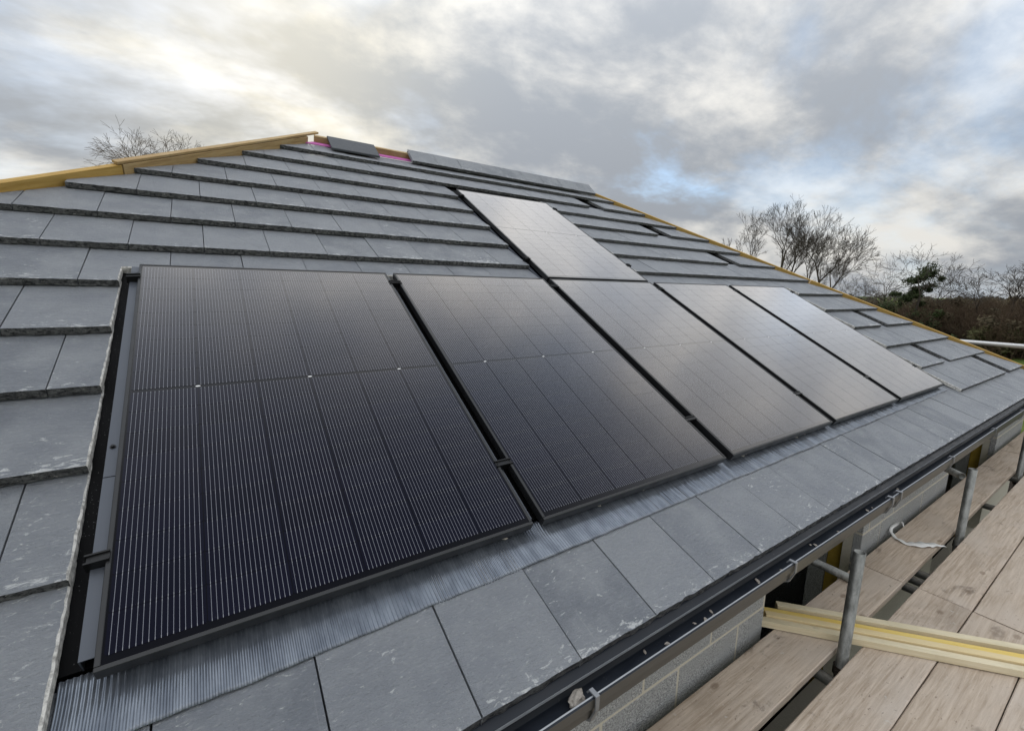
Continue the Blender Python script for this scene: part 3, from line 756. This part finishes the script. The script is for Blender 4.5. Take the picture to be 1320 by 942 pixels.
for v in (2.08, 3.38):
    clampo(US[2], v, 1, 'black end clamp on the upper panel, on its ridge-tile side, towards the %s' % ('eave' if v < 3 else 'ridge'), 'end clamps of the upper panel, ridge-tile side')
    clampo(US[2] + PW, v, 1, 'black end clamp on the upper panel, on its bare-tree side, towards the %s' % ('eave' if v < 3 else 'ridge'), 'end clamps of the upper panel, tree side', True)

# ================================================================== scaffold
BZ = -0.87; BT = 0.038
BOARDG = 'scaffold boards'
def board(x0, x1, y0, y1, label, grp, dz=0.0, rz=0.0):
    L, Wd = x1 - x0, y1 - y0; nx = 40; mb = MB(); rr = random.Random(int(x0 * 100 + y0 * 1000))
    ring = [(-Wd / 2, -BT), (-Wd / 2, -0.004), (-Wd / 2 + 0.004, 0), (-Wd / 6, 0.0), (Wd / 6, 0.0), (Wd / 2 - 0.004, 0), (Wd / 2, -0.004), (Wd / 2, -BT)]
    nr = len(ring); vs = []; cup = rr.uniform(-0.002, 0.002)
    for i in range(nx + 1):
        x = -L / 2 + L * i / nx; e = 0.0015 * mnoise.noise(Vector((x * 3, y0 * 9, 0)))
        for (y, z) in ring:
            z2 = z + (cup * (1 - (2 * y / Wd) ** 2) if z == 0 else 0)
            vs.append((x, y + e + 0.0012 * mnoise.noise(Vector((x * 20, y * 40, 5))), z2))
    mb.add(vs, [(i * nr + r, (i + 1) * nr + r, (i + 1) * nr + (r + 1) % nr, i * nr + (r + 1) % nr) for i in range(nx) for r in range(nr)] + [tuple(range(nr)), tuple(range(nx * nr, nx * nr + nr))[::-1]])
    o = mb.build('scaffold_board', M_board); o.location = ((x0 + x1) / 2, (y0 + y1) / 2, BZ + dz); o.rotation_euler.z = rz
    tag(o, label, 'board', grp)
    return o
lab_in = ['weathered inner scaffold board carrying the ends of the loose battens', 'weathered inner scaffold board with the curled white strip lying on it', 'weathered inner scaffold board beyond the last butt joint along the wall']
for i, (a, b) in enumerate(((-0.36, 3.536), (3.544, 7.44), (7.448, 11.35))): board(a, b, -0.452, -0.229, lab_in[i], 'inner scaffold boards', 0.0, (-0.002, 0.001, 0)[i])
ORD = ['first', 'second', 'third', 'fourth', 'fifth', 'sixth']
for r in range(6):
    y1 = -0.522 - 0.2275 * r
    for i, (a, b) in enumerate(((-0.36, 3.549), (3.558, 7.45))):
        board(a, b, y1 - 0.2235, y1, 'weathered walkway board, %s out from the steel poles, %s' % (ORD[r], ('on the batten side', 'beyond the butt joint')[i]), 'walkway scaffold boards', random.Random(r * 3 + i).uniform(-0.002, 0.002), random.Random(r * 5 + i).uniform(-0.0008, 0.0008))
def tube(name, p, q, label, grp, r=0.0242, m=M_steel, coup=()):
    p, q = Vector(p), Vector(q); mid = Vector((p.x, p.y, p.z))
    mb = MB(); mb.pipe(p - mid, q - mid, r); me_o = mb.build(name, m, smooth=False)
    for f in me_o.data.polygons: f.use_smooth = True
    me_o.location = mid; tag(me_o, label, 'scaffold tube', grp)
    for c, ax in coup:
        c = Vector(c) - mid; mb = MB()
        d = Vector(ax)
        mb.tube(c - d * 0.022, c + d * 0.022, r + 0.009, n=14); mb.box((c.x - 0.045, c.y - 0.012, c.z - 0.014), (c.x - 0.02, c.y + 0.012, c.z + 0.014)); mb.tube(c + Vector((-0.06, 0.0, 0)), c + Vector((-0.02, 0, 0)), 0.007, n=6)
        mb.build('coupler', M_rust, me_o)
    return me_o
tube('scaffold_pole', (2.628, -0.487, GZ), (2.622, -0.487, -0.347), 'upright steel scaffold pole rising through the gap beside the pale battens', 'upright poles', coup=[((2.628, -0.487, -0.965), (0, 0, 1))])
tube('scaffold_pole', (4.640, -0.487, GZ), (4.590, -0.487, -0.379), 'upright steel scaffold pole beside the curled white strip', 'upright poles', coup=[((4.63, -0.487, -0.965), (0, 0, 1))])
tube('scaffold_pole', (6.66, -0.487, GZ), (6.65, -0.487, -0.40), 'upright steel scaffold pole by the furthest block pier', 'upright poles', coup=[((6.66, -0.487, -0.965), (0, 0, 1))])
for x in (2.47, 3.62, 3.745, 3.86, 5.56, 6.60, 0.8):
    tube('scaffold_transom', (x, -0.235, BZ - BT - 0.0245), (x, -1.95, BZ - BT - 0.0245), 'steel scaffold tube running crosswise under the boards', 'cross tubes under the boards')
for y in (-0.543, -1.80):
    tube('scaffold_ledger', (-0.4, y, BZ - BT - 0.0735), (7.5, y, BZ - BT - 0.0735), 'long steel scaffold tube running along beneath the cross tubes', 'long tubes under the boards')
for x in (0.7, 2.66, 4.66, 6.7): tube('scaffold_pole', (x, -1.852, GZ), (x, -1.852, 0.2), 'upright steel scaffold pole on the outer side of the walkway', 'outer upright poles')
tube('scaffold_tie', (3.262, 0.9, BZ + 0.0246), (3.268, -0.29, BZ + 0.0246), 'short steel tube poking out of the wall opening onto the board', 'tie tubes')
tube('scaffold_tie', (4.540, -0.478, -0.425), (4.72, 0.9, -0.425), 'steel tie tube from the pole top into the wall opening', 'tie tubes') if False else None
tube('scaffold_tie', (5.72, 0.8, -0.47), (4.66, -0.43, -0.47), 'steel tie tube reaching from the pole towards the dark opening', 'tie tubes')
# guard rail past the hip
tube('guard_rail', (9.42, -1.3, 0.150), (9.42, 4.4, 0.166), 'bright galvanised guard rail tube beyond the right-hand hip', None, 0.030, M_bright)
for y in (-1.2, 4.2): tube('scaffold_pole', (9.48, y, GZ), (9.48, y, 0.30), 'upright galvanised pole carrying the guard rail beyond the hip', 'guard rail poles', 0.0242, M_steel)

# ================================================================== loose timber and bits
def batten(p, q, wd, h, m, label, z0=BZ + 0.003):
    p, q = Vector((*p, 0)), Vector((*q, 0)); d = (q - p); L = d.length
    mb = MB(); mb.box((-wd / 2, 0, 0), (wd / 2, L, h)); o = mb.build('timber_batten', m, bevel=0.0015)
    o.location = (p.x, p.y, z0); o.rotation_euler.z = math.atan2(-d.x, d.y); tag(o, label, 'batten', 'loose battens across the boards'); return o
dirv = Vector((0.655, -0.755)).normalized(); nrm = Vector((0.755, 0.655)).normalized()
st0 = Vector((2.462, -0.185))
def bp(off, t0, t1): a = st0 + nrm * off + dirv * t0; b = st0 + nrm * (off + (off - 0.09) * 0.10) + dirv * t1; return (a.x, a.y), (b.x, b.y)
batten(*bp(0.012, -0.02, 2.1), 0.038, 0.034, M_bat1, 'pale timber batten on the outer side of the loose bundle, nearest the black gutter joint')
batten(*bp(0.054, 0.03, 2.2), 0.036, 0.042, M_bat3, 'cream timber batten inside the loose bundle, beside the front pale one')
batten(*bp(0.098, 0.01, 2.15), 0.038, 0.030, M_bat2, 'yellow timber batten lying low in the middle of the loose bundle')
batten(*bp(0.158, 0.11, 2.25), 0.040, 0.036, M_bat1, 'pale timber batten at the back of the loose bundle with its end cut short')
# curled white strip
mb = MB(); pts = []
ctr = [(4.235, -0.262, 0.050), (4.262, -0.245, 0.066), (4.275, -0.228, 0.055), (4.255, -0.212, 0.035), (4.205, -0.206, 0.022), (4.150, -0.222, 0.012), (4.105, -0.262, 0.006), (4.085, -0.315, 0.004), (4.110, -0.360, 0.006), (4.155, -0.395, 0.010), (4.200, -0.425, 0.008), (4.235, -0.462, 0.012), (4.255, -0.490, 0.004)]
wds = [0.004, 0.008, 0.011, 0.012, 0.012, 0.013, 0.016, 0.026, 0.040, 0.042, 0.034, 0.018, 0.004]
def cr(P, t):
    i = min(int(t), len(P) - 2); f = t - i; g = lambda k: Vector(P[max(0, min(len(P) - 1, k))])
    a, b, c, d = g(i - 1), g(i), g(i + 1), g(i + 2)
    return 0.5 * ((2 * b) + (c - a) * f + (2 * a - 5 * b + 4 * c - d) * f * f + (3 * b - a - 3 * c + d) * f ** 3)
NS = 60; vs = []
for i in range(NS + 1):
    t = i / NS * (len(ctr) - 1); p = cr(ctr, t); q = cr(ctr, min(t + 0.05, len(ctr) - 1)) - cr(ctr, max(0, t - 0.05)); j = min(int(t), len(wds) - 2); wdt = wds[j] + (wds[j + 1] - wds[j]) * (t - j)
    s = Vector((q.y, -q.x, 0)).normalized() * wdt * 0.75
    lift = Vector((0, 0, wdt * 0.35)) if t < 5 else Vector((0, 0, 0.004 * math.sin(t * 5)))
    for k in (-1, 0, 1): vs.append((p.x + s.x * k, p.y + s.y * k, BZ + 0.003 + p.z + lift.z * k * (1 if t < 5 else k)))
mb.add(vs, [(i * 3 + k, i * 3 + k + 1, i * 3 + k + 4, i * 3 + k + 3) for i in range(NS) for k in range(2)])
o = mb.build('plastic_strip', M_plas, smooth=True); sm = o.modifiers.new('thick', 'SOLIDIFY'); sm.thickness = 0.0012
tag(o, 'torn white plastic strip curled up on the inner board', 'plastic strip')
# mortar crumbs in the gutter
def crumb(loc, s, seed, label, grp=None):
    bm = bmesh.new(); bmesh.ops.create_icosphere(bm, subdivisions=3, radius=1)
    for vtx in bm.verts:
        k = 1 + 0.35 * mnoise.noise(vtx.co * 1.6 + Vector((seed, 0, 0))) + 0.15 * mnoise.noise(vtx.co * 5 + Vector((0, seed, 0)))
        vtx.co = Vector((vtx.co.x * s[0], vtx.co.y * s[1], vtx.co.z * s[2])) * k
    me = bpy.data.meshes.new('mortar_crumb'); bm.to_mesh(me); bm.free()
    o = link('mortar_crumb', me, M_chip); o.location = loc; o.rotation_euler.z = seed; tag(o, label, 'mortar lump', grp)
crumb((0.995, -0.396, -0.276), (0.030, 0.017, 0.018), 0.4, 'pale lump of mortar lying in the gutter beside a bracket')
rc = random.Random(4)
for i in range(26):
    x = rc.choice([0.78, 0.86, 1.35, 1.62, 2.0, 2.5, 2.9, 3.0, 3.3, 3.5, 4.0, 4.6]) + rc.uniform(-0.12, 0.12)
    s = rc.uniform(0.003, 0.007); crumb((x, rc.uniform(-0.42, -0.375), -0.2930 + s * 0.4), (s * 1.8, s, s * 0.6), rc.uniform(0, 9), 'tiny crumb of mortar scattered along the gutter floor', 'crumbs in the gutter')
for i in range(14):
    x = rc.uniform(0.9, 3.4); s = rc.uniform(0.003, 0.009)
    o = rp(x, 0.012, -0.052); crumb((o.x, o.y, o.z + 0.004), (s * 2.2, s, s * 0.7), rc.uniform(0, 9), 'tiny crumb of mortar lying on the pleated flashing under a panel edge', 'crumbs on the flashing')

# ================================================================== trees and hedge
def dirw(px, py):
    d = rt * ((px - 660) / 571.7) + dn * ((py - 471) / 571.7) + fw; return d
def ground_at(px, dist):
    """ground point in the direction of a picture column, dist metres away"""
    d = dirw(px, 380); d.z = 0; d.normalize(); return Vector((CW.x + d.x * dist, CW.y + d.y * dist, GZ))
def seg_tree(segs, name, m, parent):
    mb = MB()
    for p, q, r0, r1 in segs: mb.tube(p, q, r0, r1, n=(7 if r0 > 0.08 else 5 if r0 > 0.03 else 3), cap=False)
    me = mb.mesh(name, True); return link(name, me, m, parent)
def grow(rr, segs, p, d, L, r, lev, maxlev, spread, up, droop=0.0, wob=0.12, nseg=4, ratio=0.72, rmin=0.006, kids=(2, 4)):
    """one limb with its side branches"""
    pts = [p]; q = p.copy(); dd = d.copy(); rs = [r]
    for i in range(nseg):
        dd = (dd + Vector((rr.uniform(-wob, wob), rr.uniform(-wob, wob), rr.uniform(-wob, wob) + up * (1 if lev < maxlev - 1 else 0.6) - droop * (lev >= maxlev - 1)))).normalized()
        q2 = q + dd * (L / nseg); r2 = max(rmin, r * (1 - 0.72 * (i + 1) / nseg)); segs.append((q, q2, rs[-1], r2)); q = q2; pts.append(q); rs.append(r2)
        if lev < maxlev and i >= (1 if lev == 0 else 0):
            for c in range(rr.randint(*kids) if i < nseg - 1 else kids[1]):
                a = rr.uniform(0, 2 * math.pi); o = dd.orthogonal().normalized(); o = Matrix.Rotation(a, 3, dd) @ o
                sp = spread * rr.uniform(0.55, 1.25)
                nd = (dd * math.cos(sp) + o * math.sin(sp)).normalized()
                grow(rr, segs, q.copy(), nd, L * ratio * rr.uniform(0.7, 1.1), max(rmin, r2 * rr.uniform(0.55, 0.8)), lev + 1, maxlev, spread, up, droop, wob, nseg, ratio, rmin, kids)
side = Vector((rt.x, rt.y, 0)).normalized()
def lean(a, b=0.0): v = side * a + Vector((side.y, -side.x, 0)) * b; return (v.x, v.y)
def fan(rr, segs, p, d, L, r, lev, maxlev, ang, up, ratio, rmin, droop=0.0):
    """a limb that bows a little and forks at its end"""
    ns = 3; q = p; dd = d.copy(); rr0 = r
    for i in range(ns):
        dd = (dd + Vector((rr.uniform(-0.10, 0.10), rr.uniform(-0.10, 0.10), rr.uniform(-0.06, 0.06) + up - droop * (lev / maxlev) ** 2))).normalized()
        q2 = q + dd * (L / ns); r2 = max(rmin, r * (1 - 0.30 * (i + 1) / ns)); segs.append((q, q2, rr0, r2)); q, rr0 = q2, r2
        if lev < maxlev and (i < ns - 1) and rr.random() < (0.75 if lev > 0 else 0.25):
            o = Matrix.Rotation(rr.uniform(0, 6.28), 3, dd) @ dd.orthogonal().normalized(); sp = ang * rr.uniform(1.0, 1.7)
            fan(rr, segs, q, (dd * math.cos(sp) + o * math.sin(sp)).normalized(), L * ratio * rr.uniform(0.55, 0.85), max(rmin, r2 * 0.5), min(maxlev, lev + 2), maxlev, ang, up, ratio, rmin, droop)
    if lev < maxlev:
        k = 3 if rr.random() < 0.3 else 2; a0 = rr.uniform(0, 6.28)
        for c in range(k):
            o = Matrix.Rotation(a0 + 6.28 * c / k + rr.uniform(-0.5, 0.5), 3, dd) @ dd.orthogonal().normalized(); sp = ang * rr.uniform(0.5, 1.25)
            fan(rr, segs, q, (dd * math.cos(sp) + o * math.sin(sp)).normalized(), L * ratio * rr.uniform(0.8, 1.15), max(rmin, r2 * rr.uniform(0.6, 0.78)), lev + 1, maxlev, ang, up, ratio, rmin, droop)
def fan_tree(name, base, stems, label, seed, trunk_h, m=M_bark, grp=None, **kw):
    rr = random.Random(seed); root = tag(empty(name, base), label, 'tree', grp); tsegs = []; csegs = []
    for (ln_, L, r) in stems:
        d = Vector((ln_[0], ln_[1], 1)).normalized(); p = Vector((ln_[0] * 0.3, ln_[1] * 0.3, 0)); q = p + d * trunk_h
        tsegs.append((p, q, r * 1.25, r)); fan(rr, csegs, q, d, L, r, 0, **kw)
    seg_tree(tsegs, 'trunk', m, root); seg_tree(csegs, 'crown', m, root); return root
kwB = dict(maxlev=7, ang=0.44, up=0.045, ratio=0.77, rmin=0.0085)
GB = 'bare trees beyond the roof'
fan_tree('bare_tree', ground_at(1003, 48), [(lean(-0.5), 2.1, 0.15), (lean(-0.05, 0.1), 2.35, 0.17), (lean(0.28, -0.2), 2.0, 0.14)], 'tall bare fan-shaped tree standing behind the right-hand hip, its stems the further towards the ridge', 11, 3.4, grp=GB, **kwB)
fan_tree('bare_tree', ground_at(1040, 49), [(lean(-0.1, 0.2), 1.9, 0.13), (lean(0.22), 2.05, 0.15), (lean(0.6, -0.1), 1.85, 0.13)], 'bare spreading tree twined with the fan-shaped tree, on its hedge side', 23, 2.7, grp=GB, **kwB)
fan_tree('bare_shrub', ground_at(1084, 46), [(lean(-0.4), 0.9, 0.05), (lean(0.1, 0.2), 1.0, 0.05), (lean(0.6), 0.9, 0.05)], 'low bare shrub between the big bare trees and the hedge', 5, 1.5, grp=GB, maxlev=5, ang=0.5, up=0.03, ratio=0.8, rmin=0.008)
ivy = fan_tree('ivy_tree', ground_at(1172, 43), [(lean(-0.5), 1.15, 0.07), (lean(0.05, 0.2), 1.3, 0.08), (lean(0.6), 1.15, 0.07)], 'small bare tree with a dark clump of ivy above the hedge', 31, 2.5, grp=GB, maxlev=6, ang=0.62, up=0.0, ratio=0.78, rmin=0.008)
fan_tree('bare_tree', ground_at(1290, 43), [(lean(-0.45), 0.8, 0.07), (lean(0.1, 0.2), 0.9, 0.09), (lean(0.6), 0.8, 0.08)], 'bare tree rising from the hedge past the tree with ivy', 47, 2.4, grp=GB, maxlev=6, ang=0.55, up=0.02, ratio=0.79, rmin=0.008)
fan_tree('bare_tree', ground_at(1350, 44), [(lean(-0.4), 0.8, 0.07), (lean(0.1), 0.95, 0.09)], 'bare tree at the open end of the hedge', 53, 2.4, grp=GB, maxlev=6, ang=0.55, up=0.02, ratio=0.79, rmin=0.008)
# birch behind the left hip
fan_tree('weeping_birch', ground_at(248, 24), [(lean(-0.10), 1.0, 0.08), (lean(0.04, 0.1), 1.08, 0.09), (lean(0.17), 0.98, 0.08)], 'weeping bare birch top showing behind the yellow hip timber', 61, 5.0, M_birch, None, maxlev=7, ang=0.42, up=0.03, ratio=0.82, rmin=0.005, droop=0.16)
def leaves(name, m, parent, boxes, count, size, seed):
    """leaf-sized faces scattered through uneven clumps"""
    rr = random.Random(seed); vs, fs = [], []
    cl = []
    for (c, s) in boxes:
        for i in range(max(3, int(9 * s[0] * s[2] / 2))):
            a = Vector((rr.gauss(0, 0.42), rr.gauss(0, 0.42), rr.gauss(0, 0.42)))
            cl.append((Vector(c) + Vector((a.x * s[0], a.y * s[1], a.z * s[2])), rr.uniform(0.22, 0.6) * min(s)))
    for i in range(count):
        c, r = cl[rr.randrange(len(cl))]; p = c + Vector((rr.gauss(0, 0.5), rr.gauss(0, 0.5), rr.gauss(0, 0.45))) * r
        a = Vector((rr.uniform(-1, 1), rr.uniform(-1, 1), rr.uniform(-1, 1))).normalized(); b = a.orthogonal().normalized(); k = size * rr.uniform(0.6, 1.3); n = len(vs)
        vs += [p - a * k, p + b * k * 0.45, p + a * k, p - b * k * 0.45]; fs.append((n, n + 1, n + 2, n + 3))
    me = bpy.data.meshes.new(name); me.from_pydata([tuple(q) for q in vs], [], fs); return link(name, me, m, parent)
leaves('ivy', M_ever, ivy, [(side * (0.3 + 0.16 * i) + Vector((0, 0, 3.6 + 0.27 * i + 0.25 * (i % 2))), (0.9, 0.7, 0.8)) for i in range(7)] + [(side * (-0.9 + 0.4 * i) + Vector((0, 0, 3.5)), (1.0, 0.7, 0.6)) for i in range(5)], 6500, 0.085, 71)
def twig_mass(rr, L, depth, h, n, base_w=0.02):
    segs = []
    for i in range(n):
        p = side * rr.uniform(-L / 2, L / 2) + Vector((side.y, -side.x, 0)) * rr.uniform(-depth / 2, depth / 2)
        d = Vector((rr.uniform(-0.5, 0.5), rr.uniform(-0.5, 0.5), 1)).normalized(); hh = h * rr.uniform(0.55, 1.08)
        grow(rr, segs, p, d, hh * 0.62, base_w * rr.uniform(0.6, 1.4), 2, 4, 0.7, 0.02, 0, 0.22, 4, 0.55, 0.006, (1, 2))
    return segs
HS = 1.36
def shrub(name, px, dist, L, depth, h, label, seed, leafm=None, nleaf=0, ntw=60, leafsize=0.09, twm=M_twigb, cat='bush', grp='bushes of the far hedge'):
    dist *= HS; L *= HS; leafsize *= 1.25; h *= 0.97
    rr = random.Random(seed); root = tag(empty(name, ground_at(px, dist)), label, cat, grp)
    seg_tree(twig_mass(rr, L, depth, h, ntw), 'stems', twm, root)
    if nleaf:
        bx = []
        for i in range(int(L * 2)): bx.append((side * rr.uniform(-L / 2, L / 2) + Vector((0, 0, rr.uniform(0.15, 0.72) * h)), (0.8, depth * 0.4, 0.28 * h)))
        leaves('foliage', leafm, root, bx, nleaf, leafsize, seed + 1)
    return root
shrub('bramble_bush', 1120, 33, 3.0, 2.0, 3.6, 'brown brambly bush at the near end of the hedge, against the hip', 101, M_thick, 12000, 70)
shrub('evergreen_bush', 1168, 31, 2.6, 2.0, 3.5, 'dark evergreen bush below the tree with ivy', 102, M_ever, 14000, 30)
shrub('evergreen_bush', 1206, 30, 2.0, 2.0, 2.4, 'dark rounded evergreen bush just above the guard rail end', 103, M_ever, 11000, 24)
shrub('thorn_bush', 1222, 33, 2.8, 2.2, 3.9, 'leafless brown thorn bush between the evergreens', 104, M_thick, 11000, 110)
shrub('thorn_bush', 1262, 31, 3.2, 2.2, 3.8, 'tangled brown leafless thorn bush behind the guard rail', 105, M_thick, 14000, 120)
shrub('evergreen_bush', 1296, 29, 2.0, 1.8, 2.9, 'olive green bush in front of the bare tree past the guard rail', 106, M_olive, 11000, 40)
shrub('thorn_bush', 1335, 30, 3.2, 2.2, 3.8, 'brown leafless thorn bush at the open end of the hedge', 107, M_thick, 12000, 90)
shrub('thorn_bush', 1390, 31, 3.4, 2.2, 3.8, 'brown thorn bush continuing the hedge beyond the bare trees', 108, M_thick, 11000, 70)
shrub('thorn_bush', 1150, 37, 4.5, 2.0, 4.0, 'pale brown thorn bush behind the tree with ivy', 110, M_thick, 13000, 90)
shrub('thorn_bush', 1245, 37, 5.5, 2.0, 4.0, 'wide pale brown thorn bush behind the leafless ones', 111, M_thick, 15000, 110)
shrub('thorn_bush', 1320, 38, 5.5, 2.0, 4.0, 'wide brown thorn bush behind the bare tree past the guard rail', 112, M_thick, 15000, 100)
# low scrub along the hedge foot, far trees on the skyline
shrub('hedge_scrub', 1265, 29.5, 9.0, 1.2, 1.3, 'low dark scrub along the foot of the hedge', 109, M_ever, 8000, 60)
rr = random.Random(77); mb = MB(); vs, fs = [], []
for i in range(52000):
    px = rr.uniform(-1600, 1900); dist = rr.uniform(150, 260)
    b = ground_at(px, dist); hgt = 3.4 + 1.5 * mnoise.noise(Vector((px * 0.03, 0, 0))) + 0.8 * mnoise.noise(Vector((px * 0.15, 0, 3)))
    p = b + Vector((0, 0, rr.uniform(0, 1) ** 0.7 * hgt)); a = Vector((rr.uniform(-1, 1), rr.uniform(-1, 1), rr.uniform(-1, 1))).normalized(); c = a.orthogonal().normalized(); k = rr.uniform(0.25, 0.6); n = len(vs)
    vs += [tuple(p - a * k), tuple(p + c * k * 0.5), tuple(p + a * k), tuple(p - c * k * 0.5)]; fs.append((n, n + 1, n + 2, n + 3))
me = bpy.data.meshes.new('woodland'); me.from_pydata(vs, [], fs)
tag(link('woodland', me, M_far), 'far brown line of woodland on the horizon', 'woodland', kind='stuff')
print('TILES', ntile)
